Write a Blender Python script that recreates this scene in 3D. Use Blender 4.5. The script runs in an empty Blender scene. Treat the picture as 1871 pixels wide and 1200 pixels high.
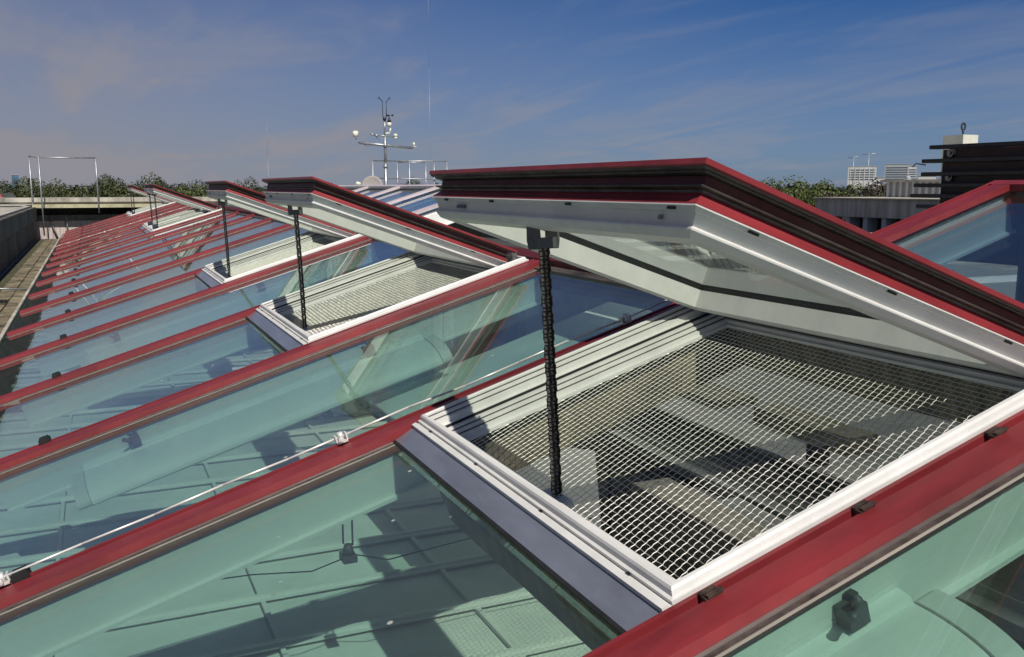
import bpy, math, random
from mathutils import Vector, Matrix, Quaternion
R = math.radians
B = 1.5                      # metres per roof bay; all layout numbers are in bays
T = 0.2971                   # pitch of the glass roof
cT, sT = math.cos(T), math.sin(T)

# ------------------------------------------------------------------ camera
sc = bpy.context.scene
cam_d = bpy.data.cameras.new('camera'); cam = bpy.data.objects.new('camera', cam_d)
sc.collection.objects.link(cam); sc.camera = cam
cam_d.sensor_width = 36; cam_d.lens = 32.32; cam_d.clip_end = 20000; cam_d.clip_start = 0.02
CAM = Vector((-0.80897, 0.57585, 0.48776)) * B
fwd = Vector((math.cos(.1527)*math.cos(-.4258), math.cos(.1527)*math.sin(-.4258), -math.sin(.1527)))
cam.location = CAM; cam.rotation_euler = fwd.to_track_quat('-Z', 'Y').to_euler()

# ------------------------------------------------------------------ light
SUN = Vector((-0.84, 0.055, 1.02)).normalized()
w = bpy.data.worlds.new('World'); sc.world = w; w.use_nodes = True
nt = w.node_tree; N = nt.nodes; L = nt.links; N.clear()
out = N.new('ShaderNodeOutputWorld'); bg = N.new('ShaderNodeBackground'); bg.inputs[1].default_value = 0.085
sky = N.new('ShaderNodeTexSky'); sky.sky_type = 'NISHITA'; sky.sun_disc = False
sky.sun_elevation = math.asin(SUN.z); sky.sun_rotation = math.atan2(SUN.x, SUN.y)
sky.air_density = 0.75; sky.dust_density = 0.6; sky.ozone_density = 3.0; sky.altitude = 300
# thin cirrus over the sky
tc = N.new('ShaderNodeTexCoord'); sep = N.new('ShaderNodeSeparateXYZ'); L.new(tc.outputs['Generated'], sep.inputs[0])
def mth(op, a, b=None, c=None, clamp=False):
    n = N.new('ShaderNodeMath'); n.operation = op; n.use_clamp = clamp
    for i, x in enumerate((a, b, c)):
        if x is None: continue
        if isinstance(x, (int, float)): n.inputs[i].default_value = x
        else: L.new(x, n.inputs[i])
    return n.outputs[0]
zz = mth('ADD', sep.outputs[2], 0.10)
cx = mth('DIVIDE', sep.outputs[0], zz); cy_ = mth('DIVIDE', sep.outputs[1], zz)
cmb = N.new('ShaderNodeCombineXYZ'); L.new(cx, cmb.inputs[0]); L.new(cy_, cmb.inputs[1])
def wnoise(scale, detail, rot, sx, sy, off=0):
    mp = N.new('ShaderNodeMapping'); mp.inputs['Rotation'].default_value = (0, 0, rot)
    mp.inputs['Scale'].default_value = (sx, sy, 1); mp.inputs['Location'].default_value = (off, off*.7, 0)
    L.new(cmb.outputs[0], mp.inputs[0])
    n = N.new('ShaderNodeTexNoise'); n.inputs['Scale'].default_value = scale; n.inputs['Detail'].default_value = detail
    n.inputs['Roughness'].default_value = .62; n.inputs['Distortion'].default_value = .8
    L.new(mp.outputs[0], n.inputs['Vector']); return n.outputs['Fac']
big = wnoise(.35, 4, .5, 1, 1.4, 3.1); fine = wnoise(1.1, 8, .95, .35, 1.5, 7.7)
cl = mth('ADD', mth('MULTIPLY', big, .55), mth('MULTIPLY', fine, .45))
mr = N.new('ShaderNodeMapRange'); L.new(cl, mr.inputs[0]); mr.interpolation_type = 'SMOOTHSTEP'
mr.inputs[1].default_value = .46; mr.inputs[2].default_value = .62; mr.inputs[3].default_value = 0; mr.inputs[4].default_value = .50
# the veil thickens to the far left (+Y) of the roof and thins to the right
az = mth('ADD', mth('MULTIPLY', sep.outputs[1], 1.6), 1.02, clamp=True)
low = mth('SUBTRACT', 1.0, mth('MULTIPLY', sep.outputs[2], 4.6), clamp=True)
veil = mth('ADD', mth('ADD', mth('MULTIPLY', low, .70), mth('MULTIPLY', az, .36)), mth('MULTIPLY', mth('SUBTRACT', mr.outputs[0], .14), mth('ADD', .44, mth('MULTIPLY', low, .22))), clamp=True)
mixc = N.new('ShaderNodeMix'); mixc.data_type = 'RGBA'
L.new(veil, mixc.inputs['Factor']); 
dark = N.new('ShaderNodeMix'); dark.data_type = 'RGBA'; dark.blend_type = 'MULTIPLY'; dark.inputs['Factor'].default_value = 1
L.new(sky.outputs[0], dark.inputs[6]); dark.inputs[7].default_value = (.17, .41, .70, 1)
vc = N.new('ShaderNodeMix'); vc.data_type = 'RGBA'; L.new(az, vc.inputs['Factor']); vc.inputs[6].default_value = (2.95, 3.25, 4.1, 1); vc.inputs[7].default_value = (3.35, 3.28, 3.70, 1)
L.new(dark.outputs[2], mixc.inputs[6]); L.new(vc.outputs[2], mixc.inputs[7])
L.new(mixc.outputs[2], bg.inputs[0]); L.new(bg.outputs[0], out.inputs[0])
sl = bpy.data.lights.new('sun', 'SUN'); sl.energy = 5.3; sl.angle = R(.53); sl.color = (1, .95, .86)
so = bpy.data.objects.new('sun', sl); sc.collection.objects.link(so); so.rotation_euler = SUN.to_track_quat('Z', 'Y').to_euler()
sc.view_settings.view_transform = 'Standard'; sc.view_settings.look = 'None'
sc.view_settings.exposure = -.05; sc.view_settings.gamma = 1
sc.cycles.max_bounces = 10; sc.cycles.transparent_max_bounces = 40; sc.cycles.diffuse_bounces = 4
sc.cycles.glossy_bounces = 5; sc.cycles.sample_clamp_indirect = 6

# ------------------------------------------------------------------ materials
def mat(name, col, rough=.5, metal=0, var=.12, scale=6, bump=0, spec=.5, stretch=None, col2=None, thr=(.45, .7), coat=0):
    m = bpy.data.materials.new(name); m.use_nodes = True
    nt = m.node_tree; n = nt.nodes; l = nt.links; b = n['Principled BSDF']
    b.inputs['Roughness'].default_value = rough; b.inputs['Metallic'].default_value = metal
    b.inputs['Specular IOR Level'].default_value = spec; b.inputs['Coat Weight'].default_value = coat
    tc = n.new('ShaderNodeTexCoord'); mp = n.new('ShaderNodeMapping'); l.new(tc.outputs['Object'], mp.inputs[0])
    if stretch: mp.inputs['Scale'].default_value = stretch
    ns = n.new('ShaderNodeTexNoise'); ns.inputs['Scale'].default_value = scale; ns.inputs['Detail'].default_value = 7; ns.inputs['Roughness'].default_value = .65
    l.new(mp.outputs[0], ns.inputs['Vector'])
    rp = n.new('ShaderNodeValToRGB'); l.new(ns.outputs['Fac'], rp.inputs[0])
    c2 = col2 or tuple(max(0, c*(1-var*2.2)) for c in col)
    rp.color_ramp.elements[0].position = thr[0]-.12; rp.color_ramp.elements[1].position = thr[1]
    if col2: rp.color_ramp.elements[0].color = (*col, 1); rp.color_ramp.elements[1].color = (*c2, 1)
    else: rp.color_ramp.elements[0].color = (*c2, 1); rp.color_ramp.elements[1].color = (*[min(1, c*(1+var*.5)) for c in col], 1)
    l.new(rp.outputs[0], b.inputs['Base Color'])
    n2 = n.new('ShaderNodeTexNoise'); n2.inputs['Scale'].default_value = scale*5; n2.inputs['Detail'].default_value = 4; l.new(mp.outputs[0], n2.inputs['Vector'])
    r2 = n.new('ShaderNodeMapRange'); l.new(n2.outputs['Fac'], r2.inputs[0]); r2.inputs[3].default_value = max(.02, rough-.08); r2.inputs[4].default_value = min(1, rough+.12)
    l.new(r2.outputs[0], b.inputs['Roughness'])
    if bump:
        bp = n.new('ShaderNodeBump'); bp.inputs['Strength'].default_value = bump; bp.inputs['Distance'].default_value = .01
        l.new(n2.outputs['Fac'], bp.inputs['Height']); l.new(bp.outputs[0], b.inputs['Normal'])
    return m

def glass(name, tint, dust=.03, refl=1.0):
    m = bpy.data.materials.new(name); m.use_nodes = True
    nt = m.node_tree; n = nt.nodes; l = nt.links; n.clear()
    o = n.new('ShaderNodeOutputMaterial')
    tr = n.new('ShaderNodeBsdfTransparent'); tr.inputs[0].default_value = (*tint, 1)
    gl = n.new('ShaderNodeBsdfGlossy'); gl.inputs['Roughness'].default_value = .012; gl.inputs[0].default_value = (.93, .97, 1, 1)
    tc = n.new('ShaderNodeTexCoord'); nb = n.new('ShaderNodeTexNoise'); nb.inputs['Scale'].default_value = .9; nb.inputs['Detail'].default_value = 2
    l.new(tc.outputs['Object'], nb.inputs['Vector'])
    bp = n.new('ShaderNodeBump'); bp.inputs['Strength'].default_value = .10; bp.inputs['Distance'].default_value = .02; l.new(nb.outputs['Fac'], bp.inputs['Height'])
    l.new(bp.outputs[0], gl.inputs['Normal'])
    lw = n.new('ShaderNodeLayerWeight'); lw.inputs[0].default_value = .5
    p5 = n.new('ShaderNodeMath'); p5.operation = 'POWER'; l.new(lw.outputs['Facing'], p5.inputs[0]); p5.inputs[1].default_value = 4.2
    ma = n.new('ShaderNodeMath'); ma.operation = 'MULTIPLY_ADD'; ma.use_clamp = True; l.new(p5.outputs[0], ma.inputs[0]); ma.inputs[1].default_value = .92*refl; ma.inputs[2].default_value = .055*refl
    m1 = n.new('ShaderNodeMixShader'); l.new(ma.outputs[0], m1.inputs[0]); l.new(tr.outputs[0], m1.inputs[1]); l.new(gl.outputs[0], m1.inputs[2])
    df = n.new('ShaderNodeBsdfDiffuse'); df.inputs[0].default_value = (.55, .56, .5, 1)
    mp = n.new('ShaderNodeMapping'); mp.inputs['Scale'].default_value = (1.5, .35, .35); l.new(tc.outputs['Object'], mp.inputs[0])
    nd = n.new('ShaderNodeTexNoise'); nd.inputs['Scale'].default_value = 3.5; nd.inputs['Detail'].default_value = 9; nd.inputs['Roughness'].default_value = .7; l.new(mp.outputs[0], nd.inputs['Vector'])
    rd = n.new('ShaderNodeMapRange'); l.new(nd.outputs['Fac'], rd.inputs[0]); rd.inputs[1].default_value = .35; rd.inputs[2].default_value = .8; rd.inputs[3].default_value = dust*.25; rd.inputs[4].default_value = dust
    vo = n.new('ShaderNodeTexVoronoi'); vo.inputs['Scale'].default_value = 5.5; l.new(tc.outputs['Object'], vo.inputs['Vector'])
    sp = n.new('ShaderNodeMapRange'); l.new(vo.outputs['Distance'], sp.inputs[0]); sp.inputs[1].default_value = .028; sp.inputs[2].default_value = .042; sp.inputs[3].default_value = .55; sp.inputs[4].default_value = 0
    nk = n.new('ShaderNodeTexNoise'); nk.inputs['Scale'].default_value = 1.3; l.new(tc.outputs['Object'], nk.inputs['Vector'])
    gt = n.new('ShaderNodeMath'); gt.operation = 'GREATER_THAN'; gt.inputs[1].default_value = .50; l.new(nk.outputs['Fac'], gt.inputs[0])
    sm_ = n.new('ShaderNodeMath'); sm_.operation = 'MULTIPLY'; l.new(sp.outputs[0], sm_.inputs[0]); l.new(gt.outputs[0], sm_.inputs[1])
    mx_ = n.new('ShaderNodeMath'); mx_.operation = 'MAXIMUM'; l.new(sm_.outputs[0], mx_.inputs[0]); l.new(rd.outputs[0], mx_.inputs[1])
    m2 = n.new('ShaderNodeMixShader'); l.new(mx_.outputs[0], m2.inputs[0]); l.new(m1.outputs[0], m2.inputs[1]); l.new(df.outputs[0], m2.inputs[2])
    l.new(m2.outputs[0], o.inputs[0]); return m

M = {}
M['red'] = mat('red powder coat', (.225, .023, .028), .44, var=.2, scale=9, stretch=(1, .25, .25), spec=.45, bump=.04)
M['red_matt'] = mat('red inner coat', (.085, .006, .009), .6, var=.1, scale=5)  # coat darkened to carry the shade under the sash cap
M['white'] = mat('white powder coat', (.64, .63, .605), .4, var=.07, scale=7, bump=.02)
M['frost'] = None
M['cream'] = mat('cream inner coat', (.70, .70, .62), .5, var=.05, scale=3)
M['beam'] = mat('white steel', (.74, .75, .72), .5, var=.05, scale=2.5)
M['grey'] = mat('grey aluminium', (.30, .30, .28), .26, metal=.8, var=.12, scale=8)
M['slate'] = mat('blue grey flashing', (.20, .215, .265), .16, var=.14, scale=3, stretch=(1, 3, 3), metal=.3)
M['rubber'] = mat('black gasket', (.012, .012, .013), .6, var=.3, scale=20)
M['rubber_grey'] = mat('weathered gasket', (.085, .070, .062), .5, var=.35, scale=14)
M['clipmetal'] = mat('tarnished clip', (.085, .055, .045), .5, metal=.3, var=.35, scale=40)
M['sealant'] = mat('pale sealant', (.34, .31, .26), .6, var=.15, scale=2)
M['clipsteel'] = mat('worn pin steel', (.60, .54, .44), .35, metal=.45, var=.2, scale=40)
M['chain'] = mat('oiled chain steel', (.09, .075, .055), .4, metal=.5, var=.3, scale=40)
M['bracket'] = mat('dark bracket', (.11, .11, .115), .5, metal=.2, var=.15, scale=15)
M['steel'] = mat('bright steel', (.78, .75, .72), .36, metal=.35, var=.08, scale=20)
M['galv'] = mat('galvanised steel', (.42, .44, .46), .42, metal=.7, var=.2, scale=10)
M['wire'] = mat('galvanised mesh', (.72, .70, .66), .45, metal=.25, var=.08, scale=30)
M['shaft'] = mat('timber shaft lining', (.16, .13, .085), .8, var=.3, scale=5, stretch=(6, 1, 1))
M['glass'] = glass('tinted roof glass', (.70, .81, .77), .030)
M['glass_sash'] = glass('tinted sash glass', (.885, .925, .875), .008)
fm = bpy.data.materials.new('frosted glazing'); fm.use_nodes = True; fn = fm.node_tree.nodes; fl = fm.node_tree.links; fn.clear()
fo_ = fn.new('ShaderNodeOutputMaterial'); ft_ = fn.new('ShaderNodeBsdfTranslucent'); ft_.inputs[0].default_value = (.80, .82, .78, 1); fd_ = fn.new('ShaderNodeBsdfDiffuse'); fd_.inputs[0].default_value = (.6, .62, .6, 1)
fx_ = fn.new('ShaderNodeMixShader'); fx_.inputs[0].default_value = .25; fl.new(ft_.outputs[0], fx_.inputs[1]); fl.new(fd_.outputs[0], fx_.inputs[2]); fl.new(fx_.outputs[0], fo_.inputs[0]); M['frost'] = fm
M['glass_blue'] = glass('deep blue glass', (.64, .73, .76), .02, 1.0)
M['panel'] = mat('ceiling panel', (.74, .76, .73), .6, var=.10, scale=2.2, bump=.05)
M['duct'] = mat('duct metal', (.33, .34, .32), .45, metal=.3, var=.18, scale=4)
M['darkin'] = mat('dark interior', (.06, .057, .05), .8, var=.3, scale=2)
M['floorin'] = mat('interior floor', (.26, .28, .28), .6, var=.12, scale=2)
M['olive'] = mat('olive plaster', (.20, .19, .14), .8, var=.2, scale=4)
M['wood'] = mat('plywood', (.55, .42, .25), .7, var=.15, scale=8, stretch=(1, 6, 1))
M['stone'] = mat('rough concrete beam', (.50, .46, .38), .85, var=.22, scale=14, bump=.5)
M['concrete'] = mat('weathered concrete', (.47, .44, .38), .85, var=.28, scale=2.2, bump=.3, stretch=(1, 1, .35))
M['concrete_dark'] = mat('stained concrete', (.12, .115, .10), .9, var=.35, scale=1.6, bump=.4, stretch=(1.5, 1.5, .25))  # stained, and darkened to carry the shade on the gutter wall
M['sill'] = mat('ochre sill', (.50, .46, .30), .8, var=.2, scale=3)
M['pinkwall'] = mat('pinkish plaster', (.52, .43, .41), .85, var=.15, scale=3, col2=(.10, .09, .08), thr=(.60, .72), stretch=(1, 5, .5))
M['slab'] = mat('gutter paving', (.25, .205, .13), .9, var=.4, scale=3.5, bump=.5)
M['moss'] = mat('moss and silt', (.09, .085, .04), .95, var=.4, scale=12, bump=.6)  # silt tone doubles as painted shadow along the side wall
M['louvre'] = mat('dark red louvre', (.022, .003, .004), .45, var=.2, scale=4)
M['louvre_edge'] = mat('black louvre edge', (.02, .02, .022), .35, metal=.3, var=.2, scale=6)
M['lightcap'] = mat('pale cap', (.66, .56, .56), .3, metal=.2, var=.08, scale=4)
M['ground'] = mat('ground', (.09, .10, .05), .95, var=.4, scale=.02)
M['bark'] = mat('bark', (.08, .06, .045), .9, var=.3, scale=3)
M['stainwall'] = mat('stained parapet', (.78, .70, .56), .85, var=.2, scale=2.5, bump=.3, col2=(.38, .33, .26), thr=(.42, .68), stretch=(1.6, 1.6, .15))
M['render1'] = mat('pale render', (.55, .55, .54), .8, var=.08, scale=.05)
M['render2'] = mat('grey render', (.36, .38, .40), .8, var=.08, scale=.05)
M['window'] = mat('window glass', (.10, .13, .17), .15, var=.2, scale=.3)
M['bluefac'] = mat('blue curtain wall', (.08, .17, .28), .25, var=.2, scale=.1)
M['redroof'] = mat('red roof sheet', (.42, .06, .05), .6, var=.12, scale=1)
M['darkroof'] = mat('dark roof', (.05, .055, .05), .8, var=.2, scale=1)
M['dish'] = mat('dish grey', (.30, .27, .26), .6, var=.1, scale=3)
M['offwhite'] = mat('off white plastic', (.72, .72, .60), .5, var=.06, scale=10)
M['navy'] = mat('dark blue plastic', (.015, .022, .04), .4, var=.1, scale=10)

def leafmat(name, c1, c2):
    m = bpy.data.materials.new(name); m.use_nodes = True; nt = m.node_tree; n = nt.nodes; l = nt.links
    b = n['Principled BSDF']; b.inputs['Roughness'].default_value = .6
    g = n.new('ShaderNodeNewGeometry'); rp = n.new('ShaderNodeValToRGB')
    l.new(g.outputs['Random Per Island'], rp.inputs[0]); rp.color_ramp.elements[0].color = (*c1, 1); rp.color_ramp.elements[1].color = (*c2, 1)
    l.new(rp.outputs[0], b.inputs['Base Color']); b.inputs['Subsurface Weight'].default_value = 0
    return m
M['leaf_a'] = leafmat('leaf olive', (.030, .038, .008), (.050, .060, .012))
M['leaf_b'] = leafmat('leaf green', (.040, .056, .009), (.064, .084, .013))
M['leaf_c'] = leafmat('leaf copper', (.020, .010, .012), (.045, .022, .022))
M['leaf_d'] = leafmat('leaf dark', (.019, .027, .010), (.030, .040, .014))

# ------------------------------------------------------------------ helpers
def P(u, v, h=0):            # glass-plane coordinates (bays) -> world metres
    return Vector((u*B, (-v*cT + h*sT)*B, (v*sT + h*cT)*B))
def H(u, y, z): return Vector((u, y, z))*B    # level coordinates in bays
I = lambda a, b, c: Vector((a, b, c))         # metres
class MB:
    def __init__(s): s.v = []; s.f = []; s.sm = []
    def add(s, vs, fs, smooth=False):
        k = len(s.v); s.v += [Vector(x) for x in vs]; s.f += [tuple(i+k for i in f) for f in fs]; s.sm += [smooth]*len(fs); return s
    def prism(s, A, Bq, smooth=False):       # two congruent polygons
        n = len(A); fs = [tuple(range(n))[::-1], tuple(range(n, 2*n))]
        s.add(list(A)+list(Bq), fs+[(i, (i+1) % n, n+(i+1) % n, n+i) for i in range(n)], smooth); return s
    def box(s, f, a0, a1, b0, b1, c0, c1):
        A = [f(a0, b0, c0), f(a0, b1, c0), f(a0, b1, c1), f(a0, b0, c1)]; Q = [f(a1, b0, c0), f(a1, b1, c0), f(a1, b1, c1), f(a1, b0, c1)]
        return s.prism(A, Q)
    def tube(s, p, q, r, n=8, r2=None):
        p = Vector(p); q = Vector(q); d = (q-p).normalized(); a = d.orthogonal().normalized(); b = d.cross(a); r2 = r if r2 is None else r2
        A = [p+(a*math.cos(t)+b*math.sin(t))*r for t in [2*math.pi*i/n for i in range(n)]]
        Q = [q+(a*math.cos(t)+b*math.sin(t))*r2 for t in [2*math.pi*i/n for i in range(n)]]
        k = len(s.v); s.v += A+Q; s.f += [tuple(range(k, k+n))[::-1], tuple(range(k+n, k+2*n))]; s.sm += [False, False]
        s.f += [(k+i, k+(i+1) % n, k+n+(i+1) % n, k+n+i) for i in range(n)]; s.sm += [True]*n; return s
    def path(s, pts, r, n=8):
        for a, b in zip(pts, pts[1:]): s.tube(a, b, r, n)
        return s
    def ball(s, c, r, sx=1, sy=1, sz=1, n=10, m=7):
        c = Vector(c); vs = []; fs = []
        for j in range(m+1):
            t = math.pi*j/m
            for i in range(n):
                a = 2*math.pi*i/n; vs.append(c+Vector((math.sin(t)*math.cos(a)*r*sx, math.sin(t)*math.sin(a)*r*sy, math.cos(t)*r*sz)))
        for j in range(m):
            for i in range(n): fs.append((j*n+i, j*n+(i+1) % n, (j+1)*n+(i+1) % n, (j+1)*n+i))
        return s.add(vs, fs, True)
    def ring(s, poly, g, u0, u1, t0, t1, a0=0, ks=(1, 1, 1, 1)):
        """sweep a closed cross section [(inset, height)] round a rectangle; g maps (u, t, h) to space"""
        n = len(poly); vs = []
        for cu, ct, du, dt, ku, kt in ((u0, t0, 1, 1, ks[0], ks[2]), (u1, t0, -1, 1, ks[1], ks[2]), (u1, t1, -1, -1, ks[1], ks[3]), (u0, t1, 1, -1, ks[0], ks[3])):
            for a, h in poly:
                au = a if a <= a0 else a0+(a-a0)*ku; at_ = a if a <= a0 else a0+(a-a0)*kt
                vs.append(g(cu+du*au, ct+dt*at_, h))
        fs = []
        for c in range(4):
            d = (c+1) % 4
            for i in range(n): fs.append((c*n+i, c*n+(i+1) % n, d*n+(i+1) % n, d*n+i))
        return s.add(vs, fs)
    def build(s, name, m, parent=None, origin=None, **tg):
        org = origin if origin is not None else (parent.matrix_basis.translation if parent is not None else Vector((0, 0, 0)))
        if parent is not None and parent.parent is not None and origin is None:
            org = parent.matrix_basis.translation + parent.parent.matrix_basis.translation
        if origin is None and parent is None and s.v:
            xs = [v.x for v in s.v]; ys = [v.y for v in s.v]; zs = [v.z for v in s.v]
            org = Vector(((min(xs)+max(xs))/2, (min(ys)+max(ys))/2, min(zs)))
        me = bpy.data.meshes.new(name); me.from_pydata([tuple(v-org) for v in s.v], [], s.f); me.update()
        me.polygons.foreach_set('use_smooth', s.sm); me.materials.append(m)
        import bmesh
        bm = bmesh.new(); bm.from_mesh(me); bmesh.ops.recalc_face_normals(bm, faces=bm.faces); bm.to_mesh(me); bm.free()
        o = bpy.data.objects.new(name, me); sc.collection.objects.link(o)
        if parent is None: o.location = org
        else: o.parent = parent
        tag(o, **tg); return o
def tag(o, label=None, cat=None, group=None, kind=None):
    for k, x in (('label', label), ('category', cat), ('group', group), ('kind', kind)):
        if x: o[k] = x
    return o
def thing(name, loc, label, cat, group=None):
    o = bpy.data.objects.new(name, None); o.empty_display_size = .2; sc.collection.objects.link(o); o.location = loc
    return tag(o, label, cat, group)
def kids(o): return [c for c in bpy.data.objects if c.parent == o]
def copy_tree(o, loc, label=None, parent=None):
    c = o.copy(); sc.collection.objects.link(c)
    if parent is not None: c.parent = parent
    if loc is not None: c.location = loc
    if label: c['label'] = label
    for ch in kids(o): copy_tree(ch, None, None, c)
    return c
def shifted(o, parent, dx):
    c = o.copy(); sc.collection.objects.link(c); c.parent = parent; c.location = Vector(o.location)+Vector((dx, 0, 0)); return c

# ================================================================== SETTING
g = MB(); g.add([(-3000, -6000, -15), (9000, -6000, -15), (9000, 6000, -15), (-3000, 6000, -15)], [(0, 1, 2, 3)]); g.build('ground', M['ground'], kind='structure')
# the building that carries the roof
bb = thing('concrete_building', H(8, 0, -10), 'big concrete building carrying the red and green glass roof in the foreground', 'building')
m = MB(); m.box(H, -4, 24, -9, 5, -9.99, -1.7); m.build('lower_floors', M['concrete'], bb)
m = MB(); m.box(H, -4, 22, 1.62, 5, -1.69, .118); m.box(H, -4, 22, 1.60, 1.72, .118, .14); m.build('side_block', M['concrete'], bb)
m = MB()
for i in range(66):
    u0 = -3.5+i*.34; m.box(H, u0, u0+.30, 1.56, 1.618, -.49, -.12); 
m.build('wall_rib', M['concrete_dark'], bb)
m = MB(); m.box(H, -4, 18.79, 1.52, 1.617, -.115, .116); m.build('wall_band', M['concrete_dark'], bb)
m = MB(); m.box(H, -4, 18.79, 1.14, 1.615, -1.2, -.5); m.box(H, -4, 18.79, 1.085, 1.138, -1.2, -.41); m.build('eaves_upstand', M['concrete'], bb)
m = MB(); m.box(H, 18.86, 19.4, -3.4, 1.60, -1.2, -.05); m.build('end_wall', M['pinkwall'], bb)
m = MB(); m.box(H, 18.80, 19.4, -3.4, 1.60, -.15, -.06); m.build('wall_band', M['concrete_dark'], bb)
m = MB(); m.box(H, 19.25, 19.6, -3.4, 5, -.0595, .099); m.build('shadow_recess', M['darkin'], bb)  # coloured dark to paint the shade under the sill
m = MB(); m.box(H, 18.55, 19.6, -3.4, 1.58, .10, .165); m.build('sill', M['sill'], bb)
m = MB(); m.box(H, 18.75, 19.6, -3.4, 5.0, .17, .205); m.box(H, 18.70, 19.6, -3.4, 5.0, .207, .285); m.build('parapet', M['concrete'], bb)
m = MB(); m.box(H, -4, 24, -9, -4.95, -.55, -.12); m.build('flat_roof', M['concrete'], bb)
m = MB(); m.box(H, -4, 24, -5.2, -5.0, -1.69, -.551); m.build('inner_wall', M['duct'], bb)
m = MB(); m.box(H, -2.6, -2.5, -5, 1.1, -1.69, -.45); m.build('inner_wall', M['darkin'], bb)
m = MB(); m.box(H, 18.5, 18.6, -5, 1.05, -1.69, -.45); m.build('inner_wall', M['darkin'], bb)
# gutter floor: paving slabs in a silted channel, dark strip paints the wall shadow
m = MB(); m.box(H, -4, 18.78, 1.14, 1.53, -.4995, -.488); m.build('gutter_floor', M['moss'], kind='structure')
random.seed(4); m = MB()
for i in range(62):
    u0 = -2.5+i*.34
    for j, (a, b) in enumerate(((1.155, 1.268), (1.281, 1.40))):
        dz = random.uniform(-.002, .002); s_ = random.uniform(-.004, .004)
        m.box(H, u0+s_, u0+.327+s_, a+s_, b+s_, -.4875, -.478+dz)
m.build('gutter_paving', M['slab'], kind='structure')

# pipes on the end wall and side wall clutter
def pipe(pts, r, label, m_='galv', name='drain_pipe', cat='pipe', grp=None):
    q = MB(); q.path([H(*p) for p in pts], r*B, 8)
    for p in pts[1:-1]: q.ball(H(*p), r*B*1.05)
    return q.build(name, M[m_], label=label, cat=cat, group=grp)
pipe([(18.8, 1.32, -.06), (18.78, 1.27, -.25), (18.78, 1.19, -.49)], .012, 'thin dark pipe running slanted down the pinkish end wall', 'bracket')
pipe([(18.81, 1.02, -.06), (18.81, 1.02, -.42)], .014, 'grey vertical pipe on the pinkish end wall, beside the slanted one', 'galv')
pipe([(8.9, 1.15, -.465), (8.9, 1.62, -.43)], .007, 'pale thin rod lying across the gutter paving', 'galv', 'loose_rod', 'rod')
random.seed(9); q = MB(); c0 = H(7.9, 1.33, -.472); pts = [c0+Vector((math.cos(t*1.3)*.10*(1+.5*random.random()), math.sin(t*1.1)*.09*(1+.4*random.random()), .01+.02*random.random())) for t in range(26)]
q.path(pts, .006, 6); q.build('cable_coil', M['rubber'], label='dark tangle of cable lying on the gutter paving', cat='cable')

# ================================================================== GLASS ROOF
K0, K1 = -2, 18
VENTS = [0, 2, 4, 10, 11, 16, 17]
roof = thing('roof_glazing', P(8, 0, -.3), 'long sloping roof of green glass panes between dark red bars', 'glass roof')
RO = Vector(roof.location)
EV, RV = -1.10, .845
def ext(prof, v0, v1, k=0, gmap=P):
    m = MB(); m.prism([gmap(k+a, v0, h) for a, h in prof], [gmap(k+a, v1, h) for a, h in prof]); return m
cap = [(-.036, -.0165), (-.036, 0), (.015, 0), (.0155, -.010), (.0265, -.010), (.027, .001), (.0345, .001), (.036, -.0005), (.036, -.0165)]
c_ = ext(cap, EV, RV); bar0 = c_.build('glazing_bar', M['red'], roof)
for s in (-1, 1):
    o = [(s*.034, -.0199), (s*.034, -.0167), (s*.0370, -.0167), (s*.0420, -.0178), (s*.0425, -.0199)]
    gs = ext(o, EV, RV-.01).build('cover_strip', M['grey'], roof); gs.parent = bar0
    o = [(s*.0426, -.0199), (s*.0426, -.0182), (s*.0455, -.0186), (s*.0495, -.0184), (s*.0500, -.0199)]
    gs = ext(o, EV, RV-.01).build('gasket', M['rubber_grey'], roof); gs.parent = bar0
    o = [(s*.0501, -.0199), (s*.0501, -.0192), (s*.0545, -.0192), (s*.0545, -.0199)]
    gs = ext(o, EV, RV-.01).build('sealant', M['sealant'], roof); gs.parent = bar0
m = MB(); m.box(P, .018, .052, -.785, -.755, -.012, .010); m.box(P, .022, .047, -.782, -.758, .010, .015)
cl = m.build('clip', M['rubber'], roof); cl.parent = bar0
for k in range(K0, K1+1):
    if k == 0: continue
    b = copy_tree(bar0, (k*B, 0, 0), None, roof)
# small clamp clips only the nearest bar has, on the window side
for v in (.058, .300, .542):
    m = MB(); m.box(P, .012, .028, v-.013, v+.012, -.0095, .003); m.box(P, .010, .016, v-.010, v+.013, .0031, .0065); m.box(P, .020, .027, v-.013, v+.009, .0031, .0055)
    c = m.build('cap_clip', M['clipmetal'], roof); c.parent = bar0
# steel beams under the bars
bp = [(-.018, -.032), (-.018, -.046), (-.030, -.048), (-.030, -.127), (-.043, -.129), (-.043, -.136), (.043, -.136), (.043, -.129), (.030, -.127), (.030, -.048), (.018, -.046), (.018, -.032)]
be0 = ext(bp, -.915, .80).build('beam', M['beam'], roof)
for k in range(K0, K1+1):
    if k: shifted(be0, roof, k*B)
# panes
def pane(k, v0, v1, m_='glass', par=None, top=-.0200):
    m = MB(); m.box(P, k+.03, k+.97, v0, v1, top-.016, top); return m.build('glass_pane', M[m_], par or roof)
pL = pane(0, EV-.03, -.052); pF = pane(1, EV-.03, RV-.02)
for k in range(K0, K1):
    if k in (0, 1): continue
    shifted(pL if k in VENTS else pF, roof, (k if k in VENTS else k-1)*B)
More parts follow.
